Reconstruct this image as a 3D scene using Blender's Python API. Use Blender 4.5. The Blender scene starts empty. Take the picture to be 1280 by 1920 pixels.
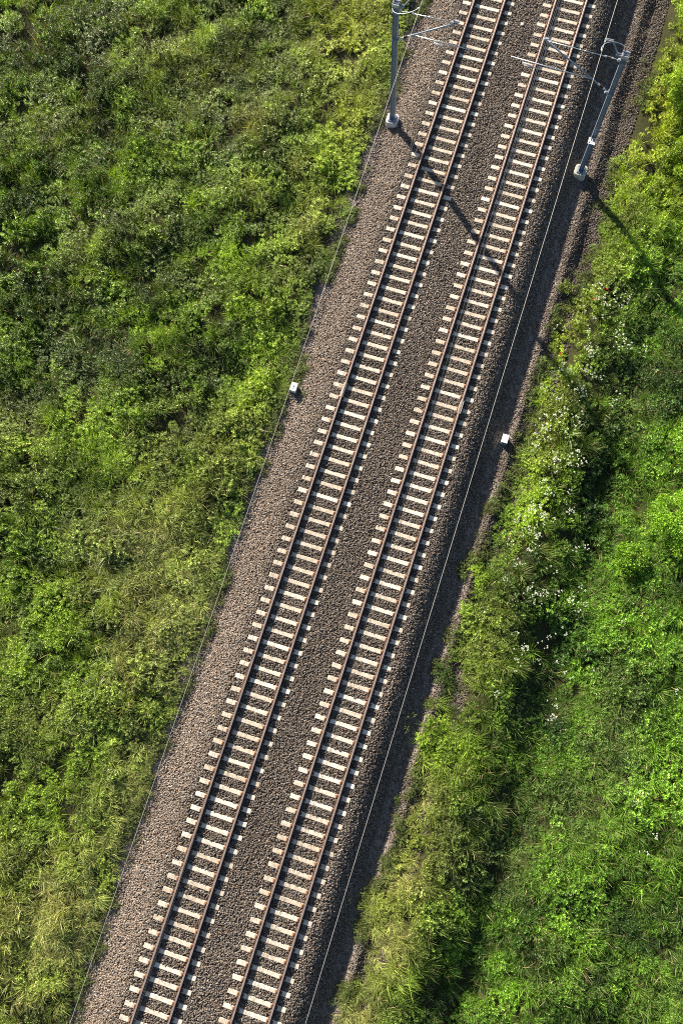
import bpy, math, random
import numpy as np
from mathutils import Matrix, Vector, Euler

# ------------------------------------------------------------------ camera, sky, sun, exposure
sc = bpy.context.scene
COL = sc.collection
cam_d = bpy.data.cameras.new('camera')
cam = bpy.data.objects.new('camera', cam_d)
COL.objects.link(cam)
CAM_M = np.array([[0.951346144, -0.294525081, 0.0905289528],
                  [0.306319898, 0.935782403, -0.174583543],
                  [-0.0332961689, 0.193820200, 0.980471874]])
CAM_C = np.array([4.96805629, -35.1412126, 43.5015465])
m4 = Matrix([list(CAM_M[i]) + [CAM_C[i]] for i in range(3)] + [[0, 0, 0, 1]])
cam.matrix_world = m4
cam_d.sensor_fit = 'VERTICAL'
cam_d.sensor_height = 24.0
cam_d.lens = 1795.03 / 1920 * 24.0
cam_d.clip_start = 0.5
cam_d.clip_end = 6000
sc.camera = cam

SUN_EL = 22.0
SUN_AZ = math.atan2(-0.752, 0.659)           # from +Y towards +X
world = bpy.data.worlds.new('World')
sc.world = world
world.use_nodes = True
wn = world.node_tree.nodes
wl = world.node_tree.links
wn.clear()
wo = wn.new('ShaderNodeOutputWorld')
wb = wn.new('ShaderNodeBackground')
ws = wn.new('ShaderNodeTexSky')
ws.sky_type = 'NISHITA'
ws.sun_disc = False
ws.sun_elevation = math.radians(SUN_EL)
ws.sun_rotation = SUN_AZ % (2 * math.pi)
wb.inputs['Strength'].default_value = 0.052
wl.new(ws.outputs[0], wb.inputs['Color'])
wl.new(wb.outputs[0], wo.inputs['Surface'])

sun_d = bpy.data.lights.new('sun', 'SUN')
sun_d.energy = 5.0
sun_d.angle = math.radians(1.0)
sun_d.color = (1.0, 0.89, 0.73)
sun = bpy.data.objects.new('sun', sun_d)
COL.objects.link(sun)
ce = math.cos(math.radians(SUN_EL))
ldir = Vector((-math.sin(SUN_AZ) * ce, -math.cos(SUN_AZ) * ce, -math.sin(math.radians(SUN_EL))))
sun.rotation_euler = ldir.to_track_quat('-Z', 'Y').to_euler()
sun.location = (-40, 30, 40)

sc.view_settings.view_transform = 'Standard'
sc.view_settings.look = 'None'
sc.view_settings.gamma = 1.0
sc.view_settings.exposure = 1.5
sc.render.engine = 'CYCLES'
sc.cycles.use_denoising = False
sc.cycles.filter_width = 1.05
sc.cycles.max_bounces = 5
sc.cycles.diffuse_bounces = 3
sc.cycles.transmission_bounces = 3

rng = np.random.default_rng(7)
random.seed(7)
SUNV = np.array([-ldir.x, -ldir.y, -ldir.z])


# ------------------------------------------------------------------ helpers
def put(o, parent=None):
    COL.objects.link(o)
    if parent is not None:
        o.parent = parent
    return o


def tag(o, label=None, cat=None, group=None, kind=None):
    if label: o['label'] = label
    if cat: o['category'] = cat
    if group: o['group'] = group
    if kind: o['kind'] = kind
    return o


def thing(name, label, cat, loc=(0, 0, 0), group=None):
    o = bpy.data.objects.new(name, None)
    o.empty_display_size = 0.3
    o.location = loc
    put(o)
    return tag(o, label, cat, group)


class MB:
    def __init__(s):
        s.v, s.f, s.mi = [], [], []

    def add(s, vs, fs, mi=0):
        b = len(s.v)
        s.v += [tuple(p) for p in vs]
        s.f += [tuple(b + i for i in q) for q in fs]
        s.mi += [mi] * len(fs)

    def box(s, c, d, rot=None, mi=0, taper=1.0):
        x, y, z = (k / 2 for k in d)
        vs = [(-x, -y, -z), (x, -y, -z), (x, y, -z), (-x, y, -z),
              (-x * taper, -y * taper, z), (x * taper, -y * taper, z), (x * taper, y * taper, z), (-x * taper, y * taper, z)]
        R = rot if rot is not None else Matrix.Identity(3)
        vs = [R @ Vector(p) + Vector(c) for p in vs]
        s.add(vs, [(0, 3, 2, 1), (4, 5, 6, 7), (0, 1, 5, 4), (1, 2, 6, 5), (2, 3, 7, 6), (3, 0, 4, 7)], mi)

    def prism(s, poly, z0, z1, mi=0, inset=0.0):
        n = len(poly)
        cx = sum(p[0] for p in poly) / n; cy = sum(p[1] for p in poly) / n
        k = 1 - inset
        vs = [(p[0], p[1], z0) for p in poly] + [(cx + (p[0] - cx) * k, cy + (p[1] - cy) * k, z1) for p in poly]
        fs = [tuple(range(n - 1, -1, -1)), tuple(range(n, 2 * n))] + [(i, (i + 1) % n, n + (i + 1) % n, n + i) for i in range(n)]
        s.add(vs, fs, mi)

    def tube(s, pts, r, n=8, mi=0, cap=True):
        pts = [Vector(p) for p in pts]
        rs = r if isinstance(r, (list, tuple)) else [r] * len(pts)
        vs, fs = [], []
        up = Vector((0, 0, 1))
        for i, p in enumerate(pts):
            t = (pts[min(i + 1, len(pts) - 1)] - pts[max(i - 1, 0)]).normalized()
            a = t.cross(up)
            if a.length < 1e-3: a = t.cross(Vector((0, 1, 0)))
            a.normalize(); b = t.cross(a)
            for k in range(n):
                th = 2 * math.pi * k / n
                vs.append(p + (a * math.cos(th) + b * math.sin(th)) * rs[i])
        for i in range(len(pts) - 1):
            for k in range(n):
                fs.append((i * n + k, i * n + (k + 1) % n, (i + 1) * n + (k + 1) % n, (i + 1) * n + k))
        if cap:
            fs.append(tuple(range(n - 1, -1, -1)))
            fs.append(tuple((len(pts) - 1) * n + k for k in range(n)))
        s.add(vs, fs, mi)

    def build(s, name, mats, parent=None, smooth=False, bevel=0):
        me = bpy.data.meshes.new(name)
        me.from_pydata(s.v, [], s.f)
        for m in (mats if isinstance(mats, (list, tuple)) else [mats]):
            me.materials.append(m)
        me.polygons.foreach_set('material_index', s.mi)
        if smooth:
            me.polygons.foreach_set('use_smooth', [True] * len(s.f))
        me.update()
        o = bpy.data.objects.new(name, me)
        put(o, parent)
        if bevel:
            b = o.modifiers.new('bevel', 'BEVEL'); b.width = bevel; b.segments = 2; b.limit_method = 'ANGLE'
        return o


def np_mesh(name, V, F, mat, col=None, parent=None, smooth=False):
    """V (n,3), F (m,4) quads, col (m,3) per-face colours."""
    me = bpy.data.meshes.new(name)
    nv, nf = len(V), len(F)
    k = F.shape[1]
    me.vertices.add(nv)
    me.vertices.foreach_set('co', np.ascontiguousarray(V, dtype=np.float32).ravel())
    me.loops.add(nf * k)
    me.loops.foreach_set('vertex_index', np.ascontiguousarray(F, dtype=np.int32).ravel())
    me.polygons.add(nf)
    me.polygons.foreach_set('loop_start', np.arange(0, nf * k, k, dtype=np.int32))
    try:
        me.polygons.foreach_set('loop_total', np.full(nf, k, dtype=np.int32))
    except Exception:
        pass
    if smooth:
        me.polygons.foreach_set('use_smooth', np.ones(nf, dtype=bool))
    me.update(calc_edges=True)
    if col is not None:
        dom = 'FACE' if len(col) == nf else 'POINT'
        a = me.attributes.new('tint', 'FLOAT_COLOR', dom)
        c4 = np.ones((len(col), 4), dtype=np.float32)
        c4[:, :3] = col
        a.data.foreach_set('color', c4.ravel())
    me.materials.append(mat)
    o = bpy.data.objects.new(name, me)
    return put(o, parent)


# value noise -----------------------------------------------------------------
def _h(ix, iy, s):
    n = (ix.astype(np.int64) * 374761393 + iy.astype(np.int64) * 668265263 + s * 974634777) & 0xffffffff
    n = ((n ^ (n >> 13)) * 1274126177) & 0xffffffff
    n = ((n ^ (n >> 16)) * 2246822519) & 0xffffffff
    return ((n ^ (n >> 15)) & 0xffff) / 65535.0


def noise(x, y, sc_, s=0):
    x = np.asarray(x, float) / sc_; y = np.asarray(y, float) / sc_
    ix, iy = np.floor(x), np.floor(y)
    fx, fy = x - ix, y - iy
    fx = fx * fx * (3 - 2 * fx); fy = fy * fy * (3 - 2 * fy)
    a, b = _h(ix, iy, s), _h(ix + 1, iy, s)
    c, d = _h(ix, iy + 1, s), _h(ix + 1, iy + 1, s)
    return (a * (1 - fx) + b * fx) * (1 - fy) + (c * (1 - fx) + d * fx) * fy


def fbm(x, y, sc_, s=0, o=3):
    v, amp, t = 0, 1.0, 0
    for k in range(o):
        v = v + amp * noise(np.asarray(x) + 17.3 * k, np.asarray(y) - 9.1 * k, sc_ / 2 ** k, s + k)
        t += amp; amp *= 0.5
    return v / t


def sstep(a, b, x):
    t = np.clip((np.asarray(x, float) - a) / (b - a), 0, 1)
    return t * t * (3 - 2 * t)


PX = [-3000, -60, -8, -4.2, -3.6, -3.2, -2.9, -1.62, -1.40, -1.2, 5.35, 5.55, 5.80, 7.0, 7.15, 7.35, 7.62, 8.15, 9.6, 11.0, 12.3, 13.6, 15.5, 20, 60, 3000]
PZ = [-.6, -.6, -.55, -.60, -.62, -.62, -.60, -.10, -.05, -.045, -.045, -.06, -.15, -.87, -.92, -.90, -.74, -.95, -.50, -1.0, -1.42, -1.10, -.65, -.55, -.6, -.6]
PZ2 = [-.6, -.6, -.55, -.60, -.62, -.62, -.60, -.10, -.05, -.045, -.045, -.06, -.15, -.87, -.92, -.90, -.76, -.97, -.75, -1.0, -1.35, -.95, -.65, -.5, -.6, -.6]


def ground_h(x, y):
    x = np.asarray(x, float); y = np.asarray(y, float)
    wob = (noise(x * 0, y, 3.0, 5) - .5) * 0.16 * sstep(6.0, 7.0, x) + (noise(x * 0, y, 2.0, 8) - .5) * 0.12 * sstep(-2, -3, x)
    wob = wob + sstep(9.2, 11.0, x) * (1 - sstep(16, 19, x)) * (fbm(x * 0, y, 5.0, 15, 2) - .5) * 1.3
    xs = x + wob
    a = np.interp(xs, PX, PZ); b = np.interp(xs, PX, PZ2)
    t = sstep(-12, -24, y)
    z = a * t + b * (1 - t)
    off = sstep(-3.9, -6.0, x) + sstep(8.6, 11.0, x)
    near = (np.abs(x) < 120) & (np.abs(y) < 160)
    z = z + np.where(near, off * ((fbm(x, y, 4.5, 21) - .5) * 0.75 + (noise(x, y, 1.3, 3) - .5) * 0.12), 0)
    edge = sstep(7.4, 7.9, x) * (1 - sstep(9, 10, x))
    z = z + edge * (noise(x, y, 0.7, 33) - .5) * .12
    inb = sstep(-3.2, -1.6, x) * (1 - sstep(5.6, 7.0, x))
    z = z + inb * (noise(x, y, 0.8, 12) - .5) * 0.02
    return z


def in_view(x, y, z, m=1.0):
    P = np.stack([x, y, z], 1) - CAM_C
    q = P @ CAM_M
    d = -q[:, 2]
    f = 1795.03
    return (np.abs(q[:, 0] / d * f) < 640 * m) & (np.abs(q[:, 1] / d * f) < 960 * m)


# ------------------------------------------------------------------ materials
def mat(name):
    m = bpy.data.materials.new(name)
    m.use_nodes = True
    nt = m.node_tree
    b = nt.nodes['Principled BSDF']
    return m, nt, nt.nodes, nt.links, b


def simple(name, col, rough=.6, metal=0.0, var=.25, scale=6.0, bump=0.0, spec=.5):
    m, nt, N, L, b = mat(name)
    tc = N.new('ShaderNodeTexCoord')
    nz = N.new('ShaderNodeTexNoise'); nz.inputs['Scale'].default_value = scale; nz.inputs['Detail'].default_value = 6
    L.new(tc.outputs['Object'], nz.inputs['Vector'])
    r = N.new('ShaderNodeValToRGB')
    r.color_ramp.elements[0].position = .3; r.color_ramp.elements[1].position = .7
    r.color_ramp.elements[0].color = (*[c * (1 - var) for c in col], 1)
    r.color_ramp.elements[1].color = (*[min(1, c * (1 + var)) for c in col], 1)
    L.new(nz.outputs['Fac'], r.inputs['Fac'])
    L.new(r.outputs['Color'], b.inputs['Base Color'])
    b.inputs['Roughness'].default_value = rough
    b.inputs['Metallic'].default_value = metal
    b.inputs['Specular IOR Level'].default_value = spec
    if bump:
        bp = N.new('ShaderNodeBump'); bp.inputs['Strength'].default_value = bump; bp.inputs['Distance'].default_value = .01
        L.new(nz.outputs['Fac'], bp.inputs['Height']); L.new(bp.outputs['Normal'], b.inputs['Normal'])
    return m


def leaf_mat(name, trans=.3, rough=.5, spec=.3):
    m, nt, N, L, b = mat(name)
    a = N.new('ShaderNodeAttribute'); a.attribute_name = 'tint'
    L.new(a.outputs['Color'], b.inputs['Base Color'])
    b.inputs['Roughness'].default_value = rough
    b.inputs['Specular IOR Level'].default_value = spec
    if trans:
        t = N.new('ShaderNodeBsdfTranslucent')
        mul = N.new('ShaderNodeMixRGB'); mul.blend_type = 'MULTIPLY'; mul.inputs[0].default_value = 1
        mul.inputs[2].default_value = (1.5, 1.6, .5, 1)
        L.new(a.outputs['Color'], mul.inputs[1]); L.new(mul.outputs[0], t.inputs['Color'])
        mx = N.new('ShaderNodeMixShader'); mx.inputs[0].default_value = trans
        L.new(b.outputs[0], mx.inputs[1]); L.new(t.outputs[0], mx.inputs[2])
        L.new(mx.outputs[0], N['Material Output'].inputs['Surface'])
    return m


M_LEAF = leaf_mat('leaf', .16, .45, .30)
M_GRASS = leaf_mat('grass_blade', .24, .5, .26)
M_PETAL = leaf_mat('petal', .25, .6, .2)


def stone_mat():
    m, nt, N, L, b = mat('crushed_stone')
    a = N.new('ShaderNodeAttribute'); a.attribute_name = 'tint'
    L.new(a.outputs['Color'], b.inputs['Base Color'])
    b.inputs['Roughness'].default_value = .85
    b.inputs['Specular IOR Level'].default_value = .2
    return m


def ground_mat():
    m, nt, N, L, b = mat('soil_and_grit')
    a = N.new('ShaderNodeAttribute'); a.attribute_name = 'tint'
    tc = N.new('ShaderNodeTexCoord')
    n1 = N.new('ShaderNodeTexNoise'); n1.inputs['Scale'].default_value = 22; n1.inputs['Detail'].default_value = 8; n1.inputs['Roughness'].default_value = .75
    n2 = N.new('ShaderNodeTexVoronoi'); n2.inputs['Scale'].default_value = 28
    L.new(tc.outputs['Object'], n1.inputs['Vector']); L.new(tc.outputs['Object'], n2.inputs['Vector'])
    r = N.new('ShaderNodeMapRange'); r.inputs['From Min'].default_value = .3; r.inputs['From Max'].default_value = .7
    r.inputs['To Min'].default_value = .45; r.inputs['To Max'].default_value = 1.6
    L.new(n1.outputs['Fac'], r.inputs['Value'])
    mu = N.new('ShaderNodeVectorMath'); mu.operation = 'SCALE'
    L.new(a.outputs['Color'], mu.inputs[0]); L.new(r.outputs[0], mu.inputs['Scale'])
    L.new(mu.outputs[0], b.inputs['Base Color'])
    b.inputs['Roughness'].default_value = .95
    b.inputs['Specular IOR Level'].default_value = .1
    bp = N.new('ShaderNodeBump'); bp.inputs['Strength'].default_value = .7; bp.inputs['Distance'].default_value = .02
    L.new(n2.outputs['Distance'], bp.inputs['Height']); L.new(bp.outputs['Normal'], b.inputs['Normal'])
    return m


def sleeper_mat():
    m, nt, N, L, b = mat('sleeper_concrete')
    tc = N.new('ShaderNodeTexCoord')
    oi = N.new('ShaderNodeObjectInfo')
    n1 = N.new('ShaderNodeTexNoise'); n1.inputs['Scale'].default_value = 7; n1.inputs['Detail'].default_value = 7
    add = N.new('ShaderNodeVectorMath'); add.operation = 'ADD'
    cm = N.new('ShaderNodeVectorMath'); cm.operation = 'SCALE'; cm.inputs['Scale'].default_value = 31
    cv = N.new('ShaderNodeCombineXYZ')
    L.new(oi.outputs['Random'], cv.inputs[0]); L.new(oi.outputs['Random'], cv.inputs[1])
    L.new(cv.outputs[0], cm.inputs[0]); L.new(tc.outputs['Object'], add.inputs[0]); L.new(cm.outputs[0], add.inputs[1])
    L.new(add.outputs[0], n1.inputs['Vector'])
    base = N.new('ShaderNodeValToRGB')
    e = base.color_ramp.elements
    e[0].position = .28; e[0].color = (.42, .37, .31, 1)
    e[1].position = .62; e[1].color = (.72, .675, .60, 1)
    L.new(n1.outputs['Fac'], base.inputs['Fac'])
    tintr = N.new('ShaderNodeValToRGB')
    t = tintr.color_ramp.elements
    t[0].position = 0; t[0].color = (.74, .69, .62, 1); t[1].position = 1; t[1].color = (1.06, 1.04, 1.02, 1)
    L.new(oi.outputs['Random'], tintr.inputs['Fac'])
    mu = N.new('ShaderNodeMixRGB'); mu.blend_type = 'MULTIPLY'; mu.inputs[0].default_value = 1
    L.new(base.outputs[0], mu.inputs[1]); L.new(tintr.outputs[0], mu.inputs[2])
    # rust bled from the rail seats
    sx = N.new('ShaderNodeSeparateXYZ'); L.new(tc.outputs['Object'], sx.inputs[0])
    ab = N.new('ShaderNodeMath'); ab.operation = 'ABSOLUTE'; L.new(sx.outputs['X'], ab.inputs[0])
    sub = N.new('ShaderNodeMath'); sub.operation = 'SUBTRACT'; sub.inputs[1].default_value = .75; L.new(ab.outputs[0], sub.inputs[0])
    ab2 = N.new('ShaderNodeMath'); ab2.operation = 'ABSOLUTE'; L.new(sub.outputs[0], ab2.inputs[0])
    n2 = N.new('ShaderNodeTexNoise'); n2.inputs['Scale'].default_value = 16; n2.inputs['Detail'].default_value = 5
    L.new(add.outputs[0], n2.inputs['Vector'])
    nm = N.new('ShaderNodeMath'); nm.operation = 'MULTIPLY_ADD'; nm.inputs[1].default_value = .34; nm.inputs[2].default_value = -.17
    L.new(n2.outputs['Fac'], nm.inputs[0])
    ad = N.new('ShaderNodeMath'); ad.operation = 'ADD'; L.new(ab2.outputs[0], ad.inputs[0]); L.new(nm.outputs[0], ad.inputs[1])
    mr = N.new('ShaderNodeMapRange'); mr.inputs['From Min'].default_value = .07; mr.inputs['From Max'].default_value = .15
    mr.inputs['To Min'].default_value = .85; mr.inputs['To Max'].default_value = 0
    L.new(ad.outputs[0], mr.inputs['Value'])
    mx = N.new('ShaderNodeMixRGB'); L.new(mr.outputs[0], mx.inputs[0]); L.new(mu.outputs[0], mx.inputs[1])
    mx.inputs[2].default_value = (.30, .125, .045, 1)
    L.new(mx.outputs[0], b.inputs['Base Color'])
    b.inputs['Roughness'].default_value = .85
    bp = N.new('ShaderNodeBump'); bp.inputs['Strength'].default_value = .3; bp.inputs['Distance'].default_value = .01
    L.new(n1.outputs['Fac'], bp.inputs['Height']); L.new(bp.outputs['Normal'], b.inputs['Normal'])
    return m


M_STONE = stone_mat()
M_GROUND = ground_mat()
M_SLEEPER = sleeper_mat()
M_HEAD = simple('worn_rail_head', (.40, .33, .31), .40, .55, .15, 3)
M_RUST = simple('rusty_rail_side', (.052, .026, .016), .8, .1, .35, 5, .3)
M_CLIP = simple('rusty_clip', (.26, .11, .045), .75, .2, .4, 30)
M_GALV = simple('galvanised_steel', (.21, .26, .35), .5, .15, .12, 2.2)
M_GALVL = simple('bright_galvanised_steel', (.52, .56, .62), .4, .5, .12, 5)
M_CONC = simple('weathered_concrete', (.50, .49, .47), .85, 0, .22, 7, .4)
M_CONCM = simple('mossy_concrete', (.44, .43, .36), .85, 0, .35, 5, .4)
M_INS = simple('brown_insulator', (.03, .022, .02), .3, 0, .2, 10)
M_WIRE = simple('weathered_copper_wire', (.07, .068, .066), .6, .2, .1, 5)
M_ALU = simple('aluminium_wire', (.42, .40, .37), .55, .2, .08, 3)
M_WHITE = simple('white_enamel', (.80, .80, .78), .5, 0, .06, 8)
M_BLACK = simple('black_lettering', (.012, .012, .014), .5, 0, .1, 8)
M_PLASTIC = simple('pale_grey_plastic', (.74, .75, .72), .55, 0, .08, 9)
M_DARK = simple('dark_recess', (.03, .033, .04), .7, 0, .2, 8)
M_CREAM = simple('cream_composite', (.66, .62, .50), .6, 0, .1, 12)
M_WOOD = simple('shrub_bark', (.10, .07, .045), .9, 0, .3, 8, .4)

# ------------------------------------------------------------------ ground sheet
gx = np.unique(np.concatenate([[-3000, -1200, -500, -200, -110, -70], np.arange(-50, -4, .4), np.arange(-4, -1, .12), np.arange(-1, 5.4, .4),
                               np.arange(5.4, 9, .12), np.arange(9, 45, .4), [60, 90, 160, 400, 1000, 3000]]))
gy = np.unique(np.concatenate([[-3000, -1200, -500, -250, -150, -110], np.arange(-90, 30, .4), [40, 60, 100, 200, 500, 1200, 3000]]))
GX, GY = np.meshgrid(gx, gy)
GZ = ground_h(GX, GY) - .012
V = np.stack([GX.ravel(), GY.ravel(), GZ.ravel()], 1)
nx, ny = len(gx), len(gy)
ii, jj = np.meshgrid(np.arange(nx - 1), np.arange(ny - 1))
q = (jj * nx + ii).ravel()
F = np.stack([q, q + 1, q + 1 + nx, q + nx], 1)
vx = V[:, 0]
wv = (noise(V[:, 0], V[:, 1], 1.5, 77) - .5) * .4
soil = np.array([.050, .050, .022]); grit = np.array([.085, .068, .055]); path = np.array([.215, .185, .165]); far = np.array([.05, .08, .02])
k_ball = sstep(-3.35, -3.0, vx + wv * .5) * (1 - sstep(8.0, 9.0, vx + wv))
k_path = sstep(6.6, 6.9, vx) * (1 - sstep(7.35, 7.7, vx)) + (sstep(-3.9, -3.5, vx) * (1 - sstep(-3.2, -2.8, vx)))
k_far = np.clip(sstep(26, 60, np.abs(vx)) + sstep(70, 120, np.abs(V[:, 1] + 25)), 0, 1) * (np.abs(vx - 2) > 8)
col = soil[None] * np.ones((len(V), 1))
col = col * (1 - k_ball[:, None]) + grit * k_ball[:, None]
col = col * (1 - k_path[:, None]) + path * k_path[:, None]
col = col * (1 - k_far[:, None]) + far * k_far[:, None]
ground = np_mesh('ground', V, F, M_GROUND, col, smooth=True)
tag(ground, 'brown soil and dark grit under the tracks and the greenery', kind='structure')

# ------------------------------------------------------------------ ballast stones
PITCH_L, Y0_L = .5989, 0.0
PITCH_R, Y0_R = .5963, .42
HALF = 1.295


def on_sleeper(x, y, pad=0.02):
    out = np.zeros(len(x), bool)
    for cx, y0, p in ((0, Y0_L, PITCH_L), (4.0, Y0_R, PITCH_R)):
        k = np.round((y0 - y) / p)
        dy = np.abs(y - (y0 - k * p))
        out |= (np.abs(x - cx + .02) < HALF + pad) & (dy < .085 + pad)
    return out


def stones(x, y, size, lift, colr, name_seed=0):
    n = len(x)
    r = np.random.default_rng(100 + name_seed)
    z = ground_h(x, y) + lift
    base = np.array([[-1, -1, -1], [1, -1, -1], [1, 1, -1], [-1, 1, -1], [-1, -1, 1], [1, -1, 1], [1, 1, 1], [-1, 1, 1]], float) * .5
    P = base[None] + r.uniform(-.24, .24, (n, 8, 3))
    P = P * (size * r.uniform(.65, 1.3, n))[:, None, None] * np.stack([r.uniform(.8, 1.35, n), r.uniform(.7, 1.1, n), r.uniform(.55, .9, n)], 1)[:, None, :]
    a = r.uniform(0, 2 * np.pi, n); bta = r.normal(0, .8, n); g = r.normal(0, .8, n)
    ca, sa, cb, sb, cg, sg = np.cos(a), np.sin(a), np.cos(bta), np.sin(bta), np.cos(g), np.sin(g)
    X, Y, Z = P[..., 0], P[..., 1], P[..., 2]
    Y, Z = Y * cg[:, None] - Z * sg[:, None], Y * sg[:, None] + Z * cg[:, None]
    X, Z = X * cb[:, None] + Z * sb[:, None], -X * sb[:, None] + Z * cb[:, None]
    X, Y = X * ca[:, None] - Y * sa[:, None], X * sa[:, None] + Y * ca[:, None]
    P = np.stack([X + x[:, None], Y + y[:, None], Z + z[:, None]], 2)
    fb = np.array([[0, 3, 2, 1], [4, 5, 6, 7], [0, 1, 5, 4], [1, 2, 6, 5], [2, 3, 7, 6], [3, 0, 4, 7]])
    Fq = (np.arange(n) * 8)[:, None, None] + fb[None]
    C = np.repeat(colr, 6, axis=0)
    return P.reshape(-1, 3), Fq.reshape(-1, 4), C


def stone_colour(n, x, r, stone_patch=1.0):
    base = np.array([.152, .128, .106])
    v = np.exp(r.normal(0, .30, n)) * stone_patch
    c = base[None] * v[:, None]
    k = r.random(n)
    c[k < .10] = np.array([.185, .18, .18]) * v[k < .10][:, None]
    c[(k > .9)] = np.array([.175, .12, .085]) * v[k > .9][:, None]
    sun_side = sstep(-1.2, -2.2, x)[:, None]  # left shoulder faces the sun: its brightness is painted into the stones
    c = c * (1 + sun_side * np.array([.30, .28, .28])) * (1 - .3 * sstep(7.0, 7.6, x))[:, None]
    for tr in (0, 4.0):
        for s in (-.75, .75):
            d = np.exp(-((x - tr - s) / .16) ** 2)
            c = c * (1 - .5 * d[:, None]) + d[:, None] * .5 * np.array([.15, .07, .035]) * v[:, None]
    return np.clip(c, .02, .62)


r1 = np.random.default_rng(11)
NB = 720000
x = r1.uniform(-3.4, 8.9, NB); y = r1.uniform(-74, 24, NB)
z = ground_h(x, y)
coarse = sstep(-3.25, -2.7, x + (noise(x, y, .8, 4) - .5) * .5) * (1 - sstep(6.35, 6.75, x + (noise(x, y, .8, 5) - .5) * .4))
ridge = sstep(7.3, 7.6, x + (noise(x, y, .9, 6) - .5) * .7) * (1 - sstep(8.5, 9.0, x)) * .45
side = sstep(-3.6, -3.0, x) * .25
keep = (r1.random(NB) < np.clip(coarse + ridge + side, 0, 1)) & in_view(x, y, z, 1.3) & ~on_sleeper(x, y)
x, y = x[keep], y[keep]
lift = r1.uniform(-.010, .022, len(x))
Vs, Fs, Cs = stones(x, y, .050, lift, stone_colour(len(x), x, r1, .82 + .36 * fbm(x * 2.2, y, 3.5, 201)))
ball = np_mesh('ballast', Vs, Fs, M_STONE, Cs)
tag(ball, 'brown crushed stone ballast around the sleepers and down both shoulders', kind='stuff')
print('stones', len(x))
# fine grit on the walkways
n2 = 190000
x = np.concatenate([r1.uniform(-4.0, -2.6, n2 // 3), r1.uniform(6.5, 8.9, n2 - n2 // 3)]); y = r1.uniform(-74, 22, n2)
keep = in_view(x, y, ground_h(x, y), 1.3) & (r1.random(n2) < np.where((x > 6.6) & (x < 7.4), .25, .75))
x, y = x[keep], y[keep]
cc = np.array([.19, .163, .142])[None] * np.exp(r1.normal(0, .4, len(x)))[:, None]
Vs, Fs, Cs = stones(x, y, .028, 0.0, np.clip(cc, .02, .55), 5)
gr = np_mesh('grit', Vs, Fs, M_STONE, Cs)
tag(gr, 'fine grey grit of the narrow walkways beside the ballast', kind='stuff')


# ------------------------------------------------------------------ tracks
def rail_mesh(y0=-130.0, y1=90.0):
    # flat-bottomed rail profile (x, z), z measured from the sleeper top
    prof = [(-.075, .008), (-.075, .02), (-.02, .034), (-.0085, .055), (-.0085, .118), (-.034, .134), (-.036, .166), (-.026, .1755),
            (.026, .1755), (.036, .166), (.034, .134), (.0085, .118), (.0085, .055), (.02, .034), (.075, .02), (.075, .008)]
    n = len(prof)
    ys = np.arange(y0, y1 + .1, 10.0)
    vs = [(px, yy, pz) for yy in ys for px, pz in prof]
    mb = MB()
    fs, mi = [], []
    for k in range(len(ys) - 1):
        for i in range(n):
            j = (i + 1) % n
            fs.append((k * n + i, k * n + j, (k + 1) * n + j, (k + 1) * n + i))
            mi.append(1 if i in (6, 7, 8) else 0)
    fs += [tuple(range(n)), tuple((len(ys) - 1) * n + i for i in range(n - 1, -1, -1))]
    mi += [0, 0]
    mb.v, mb.f, mb.mi = vs, fs, mi
    return mb


def sleeper_proto():
    xs = [-HALF, -HALF + .02, -.95, -.72, -.4, 0, .4, .72, .95, HALF - .02, HALF]
    tw = [.082, .090, .092, .092, .082, .078, .082, .092, .092, .090, .082]
    tz = [-.016, 0, .0, .002, -.006, -.012, -.006, .002, 0, 0, -.016]
    vs, fs = [], []
    for xx, w, zz in zip(xs, tw, tz):
        vs += [(xx, -.13, -.2), (xx, -w - .012, zz - .014), (xx, -w, zz), (xx, w, zz), (xx, w + .012, zz - .014), (xx, .13, -.2)]
    for k in range(len(xs) - 1):
        a, b = k * 6, (k + 1) * 6
        for i in range(6):
            j = (i + 1) % 6
            fs.append((a + i, b + i, b + j, a + j))
    fs += [(5, 4, 3, 2, 1, 0), tuple((len(xs) - 1) * 6 + i for i in range(6))]
    me = bpy.data.meshes.new('sleeper')
    me.from_pydata(vs, [], fs)
    me.materials.append(M_SLEEPER)
    me.update()
    return me


def clip_proto():
    mb = MB()
    for s in (-1, 1):
        mb.box((s * .115, 0, .012), (.07, .13, .02))                       # guide plate
        if s < 0: mb.box((0, 0, .0015), (.30, .12, .012))                  # pad under the rail foot
        mb.tube([(s * .14, -.045, .03), (s * .085, -.05, .042), (s * .075, -.02, .036), (s * .13, 0, .045), (s * .075, .02, .036),
                 (s * .085, .05, .042), (s * .14, .045, .03)], .0085, 5)   # spring clip
        mb.tube([(s * .112, 0, .02), (s * .112, 0, .062)], .016, 6)        # screw head
    me = bpy.data.meshes.new('rail_fastening')
    me.from_pydata(mb.v, [], mb.f)
    me.materials.append(M_CLIP)
    me.update()
    return me


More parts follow.
